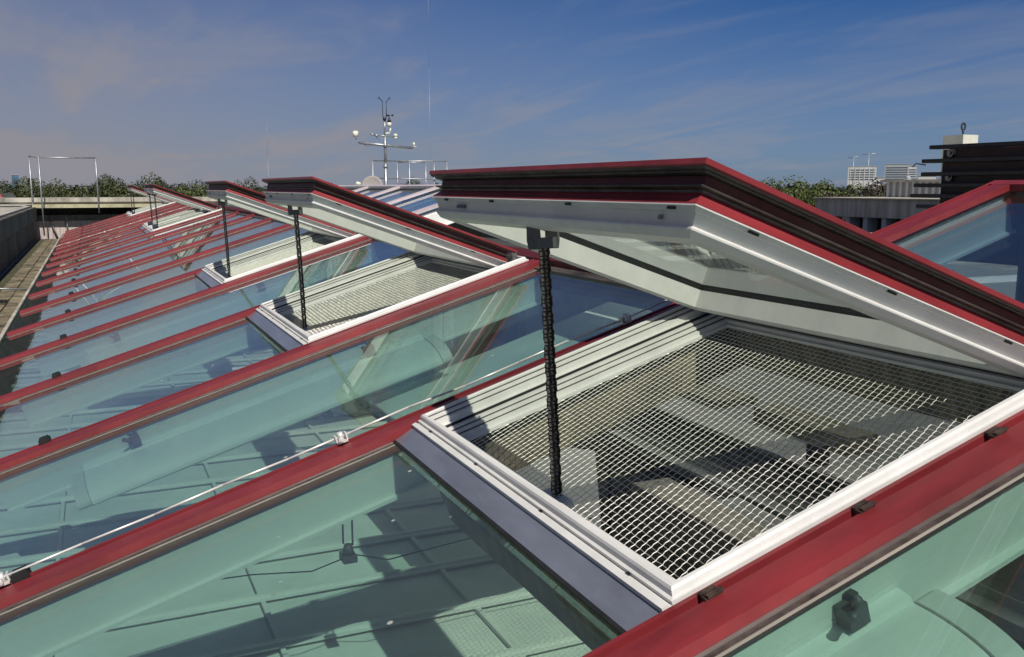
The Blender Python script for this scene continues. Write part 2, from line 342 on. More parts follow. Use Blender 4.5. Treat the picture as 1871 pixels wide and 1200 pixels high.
# ridge transom between the two tiers
m = MB(); m.prism([P(K0, v, h) for v, h in ((.83, -.012), (.832, .006), (.86, .010), (.885, .010), (.885, -.10), (.83, -.10))], [P(K1+.04, v, h) for v, h in ((.83, -.012), (.832, .006), (.86, .010), (.885, .010), (.885, -.10), (.83, -.10))])
m.build('ridge_cover', M['red_matt'], roof)
m = MB(); m.box(P, K0, K1, .795, .829, -.030, -.0258+.012); m.build('ridge_gasket', M['rubber_grey'], roof)
m = MB(); m.box(P, K0, K1+.04, EV-.045, EV-.032, -.06, -.026); m.build('eaves_trim', M['rubber_grey'], roof)
# drop apron from the transom
m = MB(); m.box(P, 1.05, K1, .886, .96, -.05, -.002); m.build('apron', M['darkroof'], roof)

m = MB(); m.box(H, -2.4, 18.4, -4.949, -1.96, -.056, -.05); m.build('rear_pane', M['frost'], roof)  # unseen frosted glazing, added to bring soft light into the interior
for a, b in ((1.06, 4.54), (10.56, 18.3)):
    m = MB(); q4 = [(-.945, .225), (-1.955, -.046), (-1.955, -.054), (-.945, .217)]
    m.prism([H(a, y, z) for y, z in q4], [H(b, y, z) for y, z in q4]); m.build('rear_pane', M['frost'], roof)
for i in range(20):
    m = MB(); m.box(H, -2.4+i*1.04, -2.34+i*1.04, -4.949, -1.96, -.0495, -.02); m.build('rear_bar', M['beam'], roof)
# wires / rods clipped on bars
def rod(k, label, v0, v1, du, clamps):
    t = thing('lightning_rod', P(k+du, v0, .02), label, 'metal rod')
    q = MB(); n = 14; pts = [P(k+du+.003*math.sin(i*1.7), v0+(v1-v0)*i/n, .014+.002*math.sin(i*2.3)) for i in range(n+1)]
    q.path(pts, .0036, 8); q.build('rod', M['steel'], t)
    for v in clamps:
        q = MB(); q.box(P, k+du-.010, k+du+.010, v-.011, v+.011, .0015, .0055); q.box(P, k+du-.008, k+du+.008, v-.013, v-.0095, .0056, .020); q.box(P, k+du-.008, k+du+.008, v+.0095, v+.013, .0056, .020)
        q.tube(P(k+du-.002, v, .0056), P(k+du-.002, v, .024), .009, 10); q.tube(P(k+du-.011, v-.003, .012), P(k+du-.020, v-.003, .012), .009, 10); q.tube(P(k+du-.0201, v-.003, .012), P(k+du-.024, v-.003, .012), .005, 6)
        q.build('clamp', M['steel'], t)
    return t
rod(1, 'bright steel rod clamped along the second red bar, running past the nearest open window', -1.2, .70, .032, (-.80, -.135, .58))
rod(13, 'thin bright rod along a far red bar between two groups of open windows', -1.15, .80, .03, (-.45,))

# ================================================================== ROOF WINDOWS
FR = 'open roof windows with chain openers'
def make_window():
    k = 0; o = P(.5, 0, 0)
    t = thing('skylight', o, 'nearest and largest open roof window with white frame and wire mesh', 'skylight', FR)
    u0, u1, t0, t1 = .0375, .9625, .0150, .815
    outer = [(0, -.040), (0, .0045), (.005, .0055), (.0065, .0125), (.009, .0160), (.0145, .0165), (.0155, .0145), (.0160, .0080), (.0245, .0075), (.0250, .0010), (.0335, .0005), (.0340, -.0105), (.0415, -.0107), (.0415, -.040)]
    fr = MB(); fr.ring(outer, P, u0, u1, t0, t1, .017, (.8, 1.35, .75, 1)); fr_o = fr.build('window_frame', M['white'], t)
    st = MB(); st.prism([P(u0, v, h) for v, h in ((.0002, -.040), (.0002, .002), (.0095, .003), (.0100, -.0008), (.0142, -.0008), (.0148, -.040))], [P(u1, v, h) for v, h in ((.0002, -.040), (.0002, .002), (.0095, .003), (.0100, -.0008), (.0142, -.0008), (.0148, -.040))]); st.build('front_sill', M['white'], t)
    kk = (.5, 1.62, .38, .70)
    ks4 = (.8, 1.35, .75, 1)
    g1 = MB(); g1.ring([(.0416, -.040), (.0416, -.0108), (.0428, -.0108), (.0428, -.040)], P, u0, u1, t0, t1, .017, ks4); g1.build('gasket', M['rubber'], t).parent = fr_o
    for a_, h_ in ((.0162, .0078), (.0252, .0008), (.0507, -.0236), (.0597, -.0311)):  # thin grey rings paint shadow lines at the step bases
        g1 = MB(); g1.ring([(a_, h_), (a_+.0009, h_), (a_+.0009, h_+.0024), (a_, h_+.0024)], P, u0, u1, t0, t1, .017, ks4); g1.build('seal', M['rubber_grey'], t).parent = fr_o
    inn = [(.0429, -.0455), (.0429, -.0165), (.0500, -.0168), (.0505, -.0235), (.0590, -.0238), (.0595, -.0310), (.0680, -.0313), (.0685, -.0390), (.0752, -.0392), (.0755, -.0455)]
    f2 = MB(); f2.ring(inn, P, u0, u1, t0, t1, .017, (.8, 1.35, .75, 1)); f2.build('inner_frame', M['white'], t)
    # little grooved notches on the front sill
    for u in (.13, .38, .64, .88):
        nb = MB(); nb.box(P, u, u+.007, .0103, .0145, -.0004, .0018); nb.build('sill_notch', M['rubber'], t)
    sl = MB(); sl.prism([P(u0, v, h) for v, h in ((-.042, -.020), (-.042, -.0155), (-.000, -.0055), (-.000, -.010))], [P(u1, v, h) for v, h in ((-.042, -.020), (-.042, -.0155), (-.000, -.0055), (-.000, -.010))]); sl.build('sill_flashing', M['slate'], t)
    gs = MB(); gs.box(P, u0, u1, -.0485, -.0425, -.0198, -.0150); gs.build('sill_gasket', M['rubber'], t)
    # shaft cheeks below the frame
    ck = MB(); ck.box(P, .05, .0675, .0, .80, -.16, -.047); ck.box(P, .893, .91, .0, .80, -.16, -.047); ck.box(P, .0676, .8929, .0, .018, -.20, -.047); ck.box(P, .0676, .8929, .78, .80, -.16, -.047); ck.build('shaft_cheek', M['shaft'], t)
    # wire mesh
    mesh = MB(); hm = -.046; e1 = (.0045, .0137); e2 = (-.0148, -.0006); a0, a1, b0, b1 = .092, .866, .070, .738
    def seg(p, q, hw, hh):
        d = Vector((q[0]-p[0], q[1]-p[1])); d.normalize(); nx, ny = -d.y*hw, d.x*hw
        A = [P(p[0]+nx, p[1]+ny, hm), P(p[0]-nx, p[1]-ny, hm), P(p[0], p[1], hm+hh)]; Q = [P(q[0]+nx, q[1]+ny, hm), P(q[0]-nx, q[1]-ny, hm), P(q[0], q[1], hm+hh)]
        k_ = len(mesh.v); mesh.v += A+Q; mesh.f += [(k_+i, k_+(i+1) % 3, k_+3+(i+1) % 3, k_+3+i) for i in range(3)]; mesh.sm += [False]*3
    inside = lambda p: a0 <= p[0] <= a1 and b0 <= p[1] <= b1
    rng = random.Random(2)
    jit = {}
    def node(i, j):
        if (i, j) not in jit: jit[(i, j)] = (e1[0]*i+e2[0]*j+.9+rng.uniform(-.0007, .0007), e1[1]*i+e2[1]*j+.09+rng.uniform(-.0007, .0007))
        return jit[(i, j)]
    for i in range(-4, 56):
        for j in range(-4, 72):
            p = node(i, j)
            if not (a0-.015 <= p[0] <= a1+.015 and b0-.015 <= p[1] <= b1+.015): continue
            for e, (di, dj) in ((0, (1, 0)), (1, (0, 1))):
                q = node(i+di, j+dj)
                if inside(p) or inside(q):
                    cp = (min(max(p[0], a0), a1), min(max(p[1], b0), b1)); cq = (min(max(q[0], a0), a1), min(max(q[1], b0), b1))
                    if (cp[0]-cq[0])**2+(cp[1]-cq[1])**2 < 1e-8: continue
                    if e == 0:
                        mid = ((cp[0]+cq[0])/2+.0013, (cp[1]+cq[1])/2-.0007); seg(cp, mid, .00064, .0010); seg(mid, cq, .00064, .0010)
                    else: seg(cp, cq, .00046, .0007)
    mesh.build('mesh_screen', M['wire'], t)
    # sash
    al = .6394; v0, h0, Ls = .196, .484, .735
    def S(a, s, d): # a across, s from the lifted edge to the hinge, d depth below top
        return P(a, v0+s*math.cos(al)-d*math.sin(al)*-1*-1, h0-s*math.sin(al)-d*math.cos(al))
    sm = MB(); su0, su1 = .041, .959
    def rg(poly, name, m_, par=None):
        q = MB(); q.ring(poly, lambda a, s, d: S(a, s, d), su0, su1, 0, Ls); ob = q.build(name, M[m_], t)
        if par: ob.parent = par
        return ob
    sash = rg([(.0, .0), (.0, .0065), (.003, .0080), (.012, .0080), (.022, .0075), (.032, .0060), (.032, .0)], 'sash_cap', 'red')
    rg([(.003, .0082), (.0045, .0105), (.012, .0105), (.0125, .0125), (.0315, .0125), (.0315, .0082)], 'sash_gasket', 'rubber_grey', sash)
    rg([(.0235, .0127), (.0245, .0250), (.0315, .0250), (.0315, .0127)], 'sash_band', 'red_matt')
    rg([(.0160, .0252), (.0150, .0262), (.0160, .0278), (.0260, .0285), (.0270, .0318), (.0315, .0318), (.0315, .0252)], 'sash_gasket', 'rubber_grey')
    rg([(.0260, .0320), (.0215, .0400), (.0160, .0470), (.0160, .0484), (.034, .0484), (.034, .0320)], 'sash_band', 'red')
    fo = [(.0150, .0487), (.0150, .0503), (.0190, .0506), (.0215, .0550), (.0250, .0556), (.0256, .0570), (.0325, .0700), (.0280, .0730), (.0284, .0752), (.0380, .0838), (.060, .0850), (.0665, .0800), (.0670, .0400), (.0345, .0400), (.0345, .0487)]
    fr2 = rg(fo, 'sash_frame', 'white')
    rg([(.0321, .0395), (.0650, .0395), (.0650, .0333), (.0346, .0333), (.0346, .0003), (.0321, .0003)], 'sash_spacer', 'rubber')
    q = MB(); 
    A = [S(su0+.035, .035, 0.0004), S(su1-.035, .035, .0004), S(su1-.035, Ls-.035, .0004), S(su0+.035, Ls-.035, .0004)]; Q = [S(su0+.035, .035, .0330), S(su1-.035, .035, .0330), S(su1-.035, Ls-.035, .0330), S(su0+.035, Ls-.035, .0330)]
    q.prism(A, Q); q.build('sash_pane', M['glass_sash'], t)
    # drain slots and rivets on the outer faces of the sash frame
    for s in (.10, .34, .58):
        q = MB(); q.box(S, su0+.0185, su0+.0235, s, s+.016, .0515, .0545); q.build('drain_slot', M['rubber'], t).parent = fr2
    for a in (.10, .36, .64, .86):
        q = MB(); q.box(S, a, a+.016, .0180, .0235, .0515, .0545); q.build('drain_slot', M['rubber'], t).parent = fr2
    q = MB(); q.box(S, .775, .815, .0235, .0262, .0600, .0660); q.build('type_plate', M['bracket'], t).parent = fr2
    q = MB(); q.box(S, .13, .137, .0235, .0262, .0605, .066); q.build('catch', M['grey'], t).parent = fr2
    for a in (.09, .89):
        q = MB(); q.box(P, a, a+.022, .76, .80, -.01, .035); q.build('hinge', M['grey'], t)
    # chain opener
    top = P(.530, .200, .352); bot = P(.500, .088, -.055)
    ch = MB(); pn = MB(); n = 30; dr = (bot-top)/n; fr_ = dr.normalized(); ax = Vector((.22, -.97, .05)); ax = (ax-fr_*ax.dot(fr_)).normalized(); side = ax; back = fr_.cross(ax).normalized()
    ctr = []
    for i in range(n+1):
        s_ = i/n; ctr.append(top+(bot-top)*s_+back*(-.004*math.sin(math.pi*s_))+ax*(.004*math.sin(math.pi*s_)))
    for i in range(n):
        p, q_ = ctr[i], ctr[i+1]; d = (q_-p); 
        w_ = .0085 if i % 2 == 0 else .0062
        for s in (-1, 1):
            c = side*s*w_; e = side*.0011
            pl = []
            for f_, hw_ in ((-.20, .006), (.0, .0115), (.22, .0105), (.5, .0095), (.78, .0105), (1.0, .0115), (1.20, .006)): pl.append((f_, hw_))
            A = [p+d*f_+back*hw_+c-e for f_, hw_ in pl]+[p+d*f_-back*hw_+c-e for f_, hw_ in pl[::-1]]
            ch.prism(A, [x+e*2 for x in A])
        pn.tube(p-side*.0115, p+side*.0115, .0050, 8)
        pn.tube(p+d*.5-side*.0125, p+d*.5+side*.0125, .0030, 6)
    cho = ch.build('opener_chain', M['chain'], t); pn.build('chain_pins', M['clipsteel'], t).parent = cho
    br = MB(); d = (ctr[1]-ctr[0]).normalized(); bx = ax; by = back; c = ctr[0]
    f = lambda a, b, e: c+bx*a+by*b-d*e
    for s in (-1, 1):
        A = [f(s*.026, -.020, -.010), f(s*.026, .018, -.010), f(s*.026, .023, .012), f(s*.026, .018, .080), f(s*.026, -.022, .080), f(s*.026, -.026, .012)]
        br.prism(A, [x+bx*s*.006 for x in A])
    for b0 in (-.020, .014): br.box(f, -.0259, .0259, b0, b0+.005, -.008, .018)
    br.box(f, -.0259, .0259, -.014, .013, -.008, -.003); br.box(f, -.0259, .0259, -.018, .016, .064, .078)
    br.tube(f(-.036, -.004, .010), f(.038, -.004, .010), .005, 8); br.tube(f(.0322, -.004, .010), f(.0355, -.004, .010), .009, 10)
    br.build('chain_bracket', M['bracket'], t)
    mo = MB(); mo.box(P, .44, .575, .062, .078, -.075, -.044); mo.box(P, .465, .54, .0781, .10, -.085, -.05); mo.build('opener_motor', M['white'], t)
    for a, b in ((.12, .43), (.59, .868)):
        gp = MB(); gp.box(P, a, b, .0725, .075, -.10, -.049); gp.build('drip_plate', M['slate'], t)
    return t
W0 = make_window()
wl = {2: 'second open roof window, between the nearest one and the third', 4: 'third open roof window counted from the nearest',
      10: 'nearer one of the close pair of small far open roof windows', 11: 'farther one of the close pair of small far open roof windows',
      16: 'last but one of the far open roof windows at the end of the glass roof', 17: 'farthest open roof window at the very end of the glass roof'}
for k in VENTS[1:]: copy_tree(W0, Vector(W0.location)+Vector((k*B, 0, 0)), wl[k])

# ================================================================== UPPER TIER OF GLAZING
def upper(name, label, ks, far, gm, barm, extra=0):
    t = thing(name, P(ks[0], .9, -.1), label, 'glass roof')
    cap2 = [(a*1.05, h-.035) for a, h in cap]
    for k in ks:
        q = ext(cap2, .90, 1.84, k); q.build('glazing_bar', M[barm], t)
        q = ext([(a, h-.035) for a, h in bp], .93, 1.80, k); q.build('beam', M['beam'], t)
    for a, b in zip(ks, ks[1:]):
        q = MB(); q.box(P, min(a, b)+.03, max(a, b)-.03, .90, 1.82, -.078, -.062); q.build('glass_pane', M[gm], t)
    lo, hi = min(ks), max(ks)
    pr_ = ((1.805, -.052), (1.805, -.0345), (1.845, -.0345), (1.90, -.060), (1.90, -.16), (1.85, -.16), (1.85, -.052))
    q = MB(); q.prism([P(lo-.04, v, h) for v, h in pr_], [P(hi+.04, v, h) for v, h in pr_]); q.build('ridge_cap', M[barm], t)
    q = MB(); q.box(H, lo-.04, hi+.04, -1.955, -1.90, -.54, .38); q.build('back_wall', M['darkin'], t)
    return t
upper('upper_roof_glazing', 'upper tier of dark blue glass with broad red edge at the right of the picture', [1, 0, -1, -2], 1, 'glass_blue', 'red')
upper('upper_roof_glazing', 'far upper tier of glass with pale bars beside the satellite dish and railing', [4.6, 5.6, 6.55, 7.5, 8.5, 9.5, 10.5], 1, 'glass_blue', 'lightcap')
# things seen inside the upper tier
m = MB(); m.box(H, -2, .93, -1.86, -1.56, -.30, -.26); m.build('ceiling_panel', M['panel'], kind='structure')

# ================================================================== INTERIOR
m = MB()
ys = [1.04, .73, .23, -.27, -.60]
us = [-2.49+.27*i for i in range(78)]
for i in range(len(us)-1):
    for a, b in zip(ys, ys[1:]):
        m.box(H, us[i]+.010, us[i+1]-.010, b+.009, a-.009, -.63, -.600)
m.build('ceiling', M['panel'], kind='structure')
m = MB()
for y in (.73, .23, -.27): m.box(H, -2.45, 18.4, y-.006, y+.006, -.62, -.588)
for u in us: m.box(H, u-.006, u+.006, -.60, 1.04, -.62, -.578); m.box(H, u-.022, u-.0061, -.60, 1.04, -.590, -.586)
m.build('ceiling_joints', M['beam'], kind='structure')
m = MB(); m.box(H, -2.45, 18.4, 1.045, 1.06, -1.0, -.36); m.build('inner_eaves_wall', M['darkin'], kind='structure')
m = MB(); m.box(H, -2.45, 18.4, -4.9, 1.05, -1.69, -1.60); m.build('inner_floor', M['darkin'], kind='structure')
for k in (1, 3, 5, 7, 9):
    m = MB(); m.box(P, k+.06, k+.94, .12, 1.22, -.225, -.215); m.build('soffit_panel', M['panel'], kind='structure')
# light troughs hanging under the even beams
TG = 'curved light troughs under the roof beams'
def trough(k, label, va, vb):
    t = thing('light_trough', P(k-.1, va, -.2), label, 'light fitting', TG)
    q = MB(); n = 10; prof = []
    prof += [(-.031, -.078), (-.031, -.086), (-.050, -.090), (-.053, -.098)]
    arc = [(-.055-.130*math.sin(a), -.158+.060*math.cos(a)) for a in [math.pi*.5*i/n for i in range(n+1)]]
    prof += arc; inner = [(x+.006, y-.006) for x, y in arc[::-1]]
    prof += inner+[(-.047, -.108), (-.036, -.094), (-.0305, -.092), (-.0305, -.078)]
    q.prism([P(k+a, va, h) for a, h in prof], [P(k+a, vb, h) for a, h in prof]); q.build('trough_shell', M['beam'], t)
    for ve, s in ((va, -1), (vb, 1)):
        q = MB(); ar2 = [(x-.004, y+.004) for x, y in arc]+[(x+.010, y-.006) for x, y in arc[::-1]]
        q.prism([P(k+a, ve+s*.001, h) for a, h in ar2], [P(k+a, ve+s*.035, h) for a, h in ar2]); q.build('end_trim', M['white'], t)
    for v in ((.185, -.35) if k == 0 else (-.565, .16)):
        q = MB(); q.box(P, k-.056, k-.032, v, v+.030, -.0855, -.058); q.box(P, k-.046, k-.034, v+.018, v+.028, -.0579, -.048)
        q.tube(P(k-.048, v+.008, -.070), P(k-.074, v-.008, -.050), .009, 10); q.tube(P(k-.045, v+.020, -.064), P(k-.064, v+.010, -.042), .009, 10); q.ball(P(k-.074, v-.008, -.050), .010); q.ball(P(k-.064, v+.010, -.042), .010)
        q.build('clamp', M['bracket'], t)
    return t
for k in range(0, 17, 2):
    lb = {0: 'curved pale light trough under the nearest red bar at the lower right corner', 2: 'long curved light trough hanging under the third red bar, seen through the glass'}.get(k, 'curved light trough seen dimly through the glass under bar %d of the far ones' % k)
    if k > 4: break
    if k == 4: lb = 'curved light trough seen dimly below the beam beside the second open window'
    trough(k, lb, -.70, .285 if k == 0 else .35)
# spotlights hung on twin rods
def spot(k, v, label):
    t = thing('junction_box', P(k, v, -.2), label, 'junction box', 'junction boxes hung on twin rods')
    b = P(k, v, -.137); q = MB()
    for s in (-.012, .012): q.tube(b+Vector((s, s, 0)), b+Vector((s, s, -.10)), .0035, 6)
    q.build('rod', M['bracket'], t)
    e = b+Vector((0, 0, -.13)); q = MB(); q.tube(e+Vector((0, 0, .030)), e+Vector((.0, 0, .0)), .012, 12, .020); q.box(lambda a, b, c: e+Vector((a, b, c)), -.03, .03, -.022, .022, -.022, -.001)
    q.build('box_body', M['bracket'], t)
    q = MB(); q.path([e, e+Vector((-.03, -.12, -.03)), e+Vector((-.02, -.5, .0)), e+Vector((.0, -.9, -.02))], .0022, 6); q.path([e+Vector((0, 0, -.01)), e+Vector((-.02, .12, -.03)), e+Vector((-.04, .3, -.0)), e+Vector((-.0, .8, -.0))], .0022, 6); q.build('cable', M['rubber'], t)
spot(1, -.18, 'small dark junction box on twin rods under the glass of the nearest bay')
spot(2, .02, 'small dark junction box on twin rods behind the clamp of the steel rod')
# machinery seen through the mesh
def item(name, mat_, label, cat, *boxes):
    q = MB()
    for b in boxes: q.box(H, *b)
    return q.build(name, M[mat_], label=label, cat=cat)
item('plywood_box', 'wood', 'small plywood box under the mesh near the far lower corner of the nearest window', 'box', (2.64, 2.86, -1.19, -1.00, -.66, -.585), (2.65, 2.85, -1.18, -1.01, -.5845, -.580))
q = MB(); sh = [(2.64, -1.12), (2.44, -1.28), (1.62, -.84), (1.80, -.66), (2.50, -.80)]
q.prism([H(x, y, -.612) for x, y in sh], [H(x, y, -.604) for x, y in sh]); q.build('white_sheet_panel', M['white'], label='bent white sheet panel below the mesh beside the chain', cat='panel')
item('concrete_beam', 'stone', 'rough pale beam deep below the mesh, rounded end towards the chain', 'beam', (-1.2, 2.78, -1.88, -1.68, -1.10, -.90), (2.781, 2.82, -1.86, -1.70, -1.08, -.92))
item('steel_girder', 'duct', 'wide grey girder crossing below the middle of the mesh', 'girder', (-1.2, 4.6, -2.90, -2.62, -.92, -.90), (-1.2, 4.6, -2.77, -2.75, -1.12, -.921), (-1.2, 4.6, -2.90, -2.62, -1.14, -1.121))
item('cable_tray', 'duct', 'narrow grey cable tray between the pale beam and the wide girder', 'cable tray', (-1.2, 4.0, -2.34, -2.18, -1.02, -1.01), (-1.2, 4.0, -2.345, -2.341, -1.02, -.97), (-1.2, 4.0, -2.179, -2.175, -1.02, -.97))
item('machine_platform', 'floorin', 'flat blue grey platform behind the girder under the mesh', 'platform', (-1.2, 5.9, -4.7, -3.05, -1.02, -.98))
item('machine_block', 'duct', 'grey metal box with a hole deep below the mesh', 'machine', (2.05, 2.6, -2.15, -1.98, -1.25, -.98), (1.2, 2.02, -2.15, -1.98, -1.25, -1.06), (2.62, 2.9, -2.15, -1.98, -1.25, -1.02))
item('crate', 'wood', 'small pale crate standing deep below the mesh next to the grey box', 'crate', (1.78, 2.0, -2.42, -2.36, -1.2, -.98), (1.80, 1.98, -2.359, -2.355, -1.18, -1.0))
item('upright_panel', 'duct', 'grey upright panel below the lower corner of the mesh', 'panel', (1.52, 1.56, -1.62, -1.36, -1.6, -.72), (1.38, 1.40, -1.30, -1.12, -1.6, -.70))
item('plaster_block', 'olive', 'olive block lying on the platform behind the wide girder', 'block', (2.9, 3.7, -3.36, -3.14, -.979, -.88))
item('plaster_block', 'olive', 'low olive slab on the platform near its far end', 'block', (4.1, 5.0, -3.5, -3.15, -.979, -.93))
item('timber_rail', 'stone', 'long brown timber rail behind the fluorescent tube under the mesh', 'timber', (1.6, 4.6, -3.98, -3.86, -.62, -.55))
pipe([(3.72, -2.75, -.62), (2.71, -1.12, -.62)], .018, 'pale conduit crossing diagonally below the far side of the mesh', 'offwhite', 'conduit', 'conduit')
ft = thing('fluorescent_tube', H(3.2, -3.3, -.6), 'long pale fluorescent tube fitting near the top of the mesh', 'tube light')
q = MB(); q.box(H, 2.45, 3.74, -3.36, -3.31, -.62, -.60); q.build('batten', M['white'], ft)
q = MB(); q.tube(H(2.50, -3.30, -.592), H(3.70, -3.30, -.592), .020, 10); q.build('tube', M['offwhite'], ft)
q = MB(); q.box(H, 3.78, 3.86, -3.37, -3.28, -.63, -.58); q.build('end_socket', M['bracket'], ft)
item('cable_duct', 'darkin', 'black cable riser standing on the girder under the mesh', 'duct', (2.62, 2.70, -2.74, -2.66, -.899, -.80))
for i, (a, y0) in enumerate(((1.5, -2.5), (2.4, -2.5), (3.2, -2.5))):
    pipe([(a-.5, y0-.02, -1.15), (a+.3, y0, -1.15)], .02, ['dark pipe stub below the cable tray, nearest of three', 'dark pipe stub below the cable tray, middle of three', 'dark pipe stub below the cable tray, farthest of three'][i], 'duct', 'pipe_stub')
pipe([(2.55, -1.42, -.60), (2.55, -1.42, -1.5)], .008, 'thin black hanging cable beside the white sheet panel', 'rubber', 'hanging_cable', 'cable')
# ================================================================== FAR RAILINGS, MAST, DISH
rl = thing('ladder_guard', H(18.6, 1.0, .1), 'tall thin galvanised guard frame standing over the end parapet at left', 'railing')
for nm, pts in (('post', [(18.60, 1.57, -.30), (18.60, 1.57, 1.05)]), ('post', [(18.25, 1.40, -.40), (18.25, 1.40, 1.02)]), ('post', [(18.5, .45, .0), (18.5, .45, 1.03)]),
                ('top_rail', [(18.60, 1.57, 1.05), (18.25, 1.40, 1.02), (18.5, .45, 1.03)])):
    q = MB(); q.path([H(*p) for p in pts], .020, 8); q.build(nm, M['galv'], rl)
pipe([(18.2, -1.3, .10), (18.2, -1.3, .16)], .04, 'small white vent stub on the end sill', 'offwhite', 'vent_stub', 'vent')
hr = thing('hand_rail', H(9.8, 1.7, .14), 'short grey handrail stub on top of the left concrete wall', 'railing')
q = MB(); q.path([H(9.8, 1.66, -.0), H(9.8, 1.66, .22), H(9.9, 1.9, .23), H(9.9, 2.4, .22)], .018, 8); q.build('rail', M['galv'], hr)
q = MB(); q.box(H, 9.77, 9.83, 1.60, 1.70, .10, .12); q.build('foot_plate', M['galv'], hr)

mast = thing('weather_mast', H(14.86, -4.12, -.12), 'slim grey weather mast with crossarms and sensors rising over the roof', 'weather mast')
mx = H(14.86, -4.12, 0)
C_ = lambda dy, z: Vector((mx.x, mx.y+dy*B, z*B))
q = MB(); q.tube(C_(0, -.12), C_(0, .9), .045, 10); q.tube(C_(0, .9), C_(0, 1.35), .036, 10); q.tube(C_(0, 1.35), C_(0, 1.62), .022, 8); q.tube(C_(0, .82), C_(0, .86), .06, 10); q.tube(C_(0, 1.17), C_(0, 1.23), .06, 10); q.build('pole', M['galv'], mast)
q = MB(); q.tube(C_(.46, 1.235), C_(-.50, 1.165), .034, 8); q.path([C_(.46, 1.235), C_(.49, 1.28), C_(.52, 1.31)], .012, 6); q.path([C_(.4, 1.22), C_(.3, 1.17), C_(.2, 1.21)], .006, 6); q.build('lower_arm', M['galv'], mast)
q = MB(); q.tube(C_(.16, 1.375), C_(-.19, 1.345), .018, 8); q.path([C_(.2, 1.34), C_(.1, 1.30), C_(0, 1.33)], .006, 6); q.build('upper_arm', M['galv'], mast)
q = MB(); q.tube(C_(.52, 1.33), C_(.52, 1.43), .065, 14, .075); q.tube(C_(.52, 1.43), C_(.52, 1.435), .078, 14); q.build('rain_gauge', M['offwhite'], mast)
q = MB(); q.ball(C_(-.19, 1.375), .055, 1, 1, .8); q.tube(C_(-.19, 1.31), C_(-.19, 1.345), .03, 8, .045); q.build('radiation_sensor', M['offwhite'], mast)
q = MB(); q.tube(C_(.17, 1.37), C_(.26, 1.39), .025, 8); q.ball(C_(.15, 1.36), .045); q.build('light_sensor', M['galv'], mast)
q = MB(); q.tube(C_(-.52, 1.17), C_(-.52, 1.23), .02, 8); q.ball(C_(-.52, 1.23), .035, 1, 1, 1.5); q.tube(C_(-.52, 1.19), C_(-.57, 1.19), .008, 6); q.build('small_sensor', M['offwhite'], mast)
q = MB(); q.path([C_(0, 1.40), C_(-.09, 1.41), C_(-.10, 1.50)], .022, 8); q.tube(C_(-.082, 1.52), C_(-.082, 1.59), .055, 12); q.build('anemometer_body', M['offwhite'], mast)
q = MB(); q.tube(C_(-.082, 1.595), C_(-.082, 1.66), .06, 12, .022); q.tube(C_(-.082, 1.66), C_(-.082, 1.71), .012, 8)
for a in (0, 2.09, 4.18):
    e = C_(-.082, 1.71)+Vector((math.cos(a)*.09, math.sin(a)*.09, 0)); q.tube(C_(-.082, 1.71), e, .006, 6); q.ball(e, .028)
q.build('anemometer_cups', M['navy'], mast)
q = MB(); q.tube(C_(0, 1.62), C_(0, 1.68), .045, 10)
for s in (-1, 1):
    q.path([C_(s*.03, 1.68), C_(s*.035, 1.94), C_(s*.07, 1.98), C_(s*.10, 2.02)], .010, 6); q.path([C_(s*.07, 1.98), C_(s*.12, 1.99)], .007, 6)
q.build('sonic_head', M['navy'], mast)

dt = thing('satellite_dish', H(14.93, -3.94, .0), 'round grey satellite dish behind the far windows, left of the mast', 'satellite dish')
c = H(14.6, -3.80, .50); ax_ = Vector((-.75, .30, .35)).normalized(); a_ = ax_.orthogonal().normalized(); b_ = ax_.cross(a_)
vs = []; fs = []; nr, na = 6, 26
for sgn in (0, 1):
    for j in range(nr+1):
        r_ = .27*j/nr
        for i in range(na):
            t_ = 2*math.pi*i/na; vs.append(c+(a_*math.cos(t_)+b_*math.sin(t_))*r_+ax_*(.055*(j/nr)**2-sgn*.008))
for sgn in (0, 1):
    k = sgn*(nr+1)*na
    for j in range(nr):
        for i in range(na): fs.append((k+j*na+i, k+j*na+(i+1) % na, k+(j+1)*na+(i+1) % na, k+(j+1)*na+i))
for i in range(na): fs.append((nr*na+i, nr*na+(i+1) % na, (nr+1)*na+nr*na+(i+1) % na, (nr+1)*na+nr*na+i))
q = MB(); q.add(vs, fs, True); q.build('reflector', M['dish'], dt)
q = MB(); e = c+Vector((-.18, .42, .05)); q.tube(c+Vector((0, .1, -.2)), e, .012, 6); q.build('feed_arm', M['bracket'], dt)
q = MB(); q.tube(e+Vector((0, .05, .03)), e+Vector((0, -.06, 0)), .045, 12, .05); q.build('feed_horn', M['offwhite'], dt)
q = MB(); q.tube(c-ax_*.05, Vector((c.x+.12, c.y, -.18)), .025, 8); q.build('stand', M['galv'], dt)

r2 = thing('roof_railing', H(14.7, -4.5, -.12), 'thin grey roof railing between the satellite dish and the big open window', 'railing')
q = MB(); q.tube(H(15.0, -3.93, .94), H(14.45, -5.12, .93), .016, 8); q.build('top_rail', M['galv'], r2)
q = MB(); q.tube(H(14.96, -3.91, .64), H(14.48, -4.98, .62), .016, 8); q.build('mid_rail', M['galv'], r2)
for (x, y, z) in ((15.0, -3.93, .94), (14.9, -3.98, .62), (14.70, -4.50, .93), (14.55, -4.9, .93), (14.45, -5.1, .93)):
    q = MB(); q.tube(H(x, y, -.12), H(x, y, z), .018, 8); q.build('post', M['galv'], r2)
r3 = thing('roof_railing', H(16, -4.8, -.12), 'lower grey hoop of railing seen behind the front railing right of the mast', 'railing')
q = MB(); q.path([H(16.2, -4.75, -.12), H(16.2, -4.75, .95), H(16.0, -5.25, .95), H(16.0, -5.25, -.12)], .018, 8); q.build('hoop', M['galv'], r3)
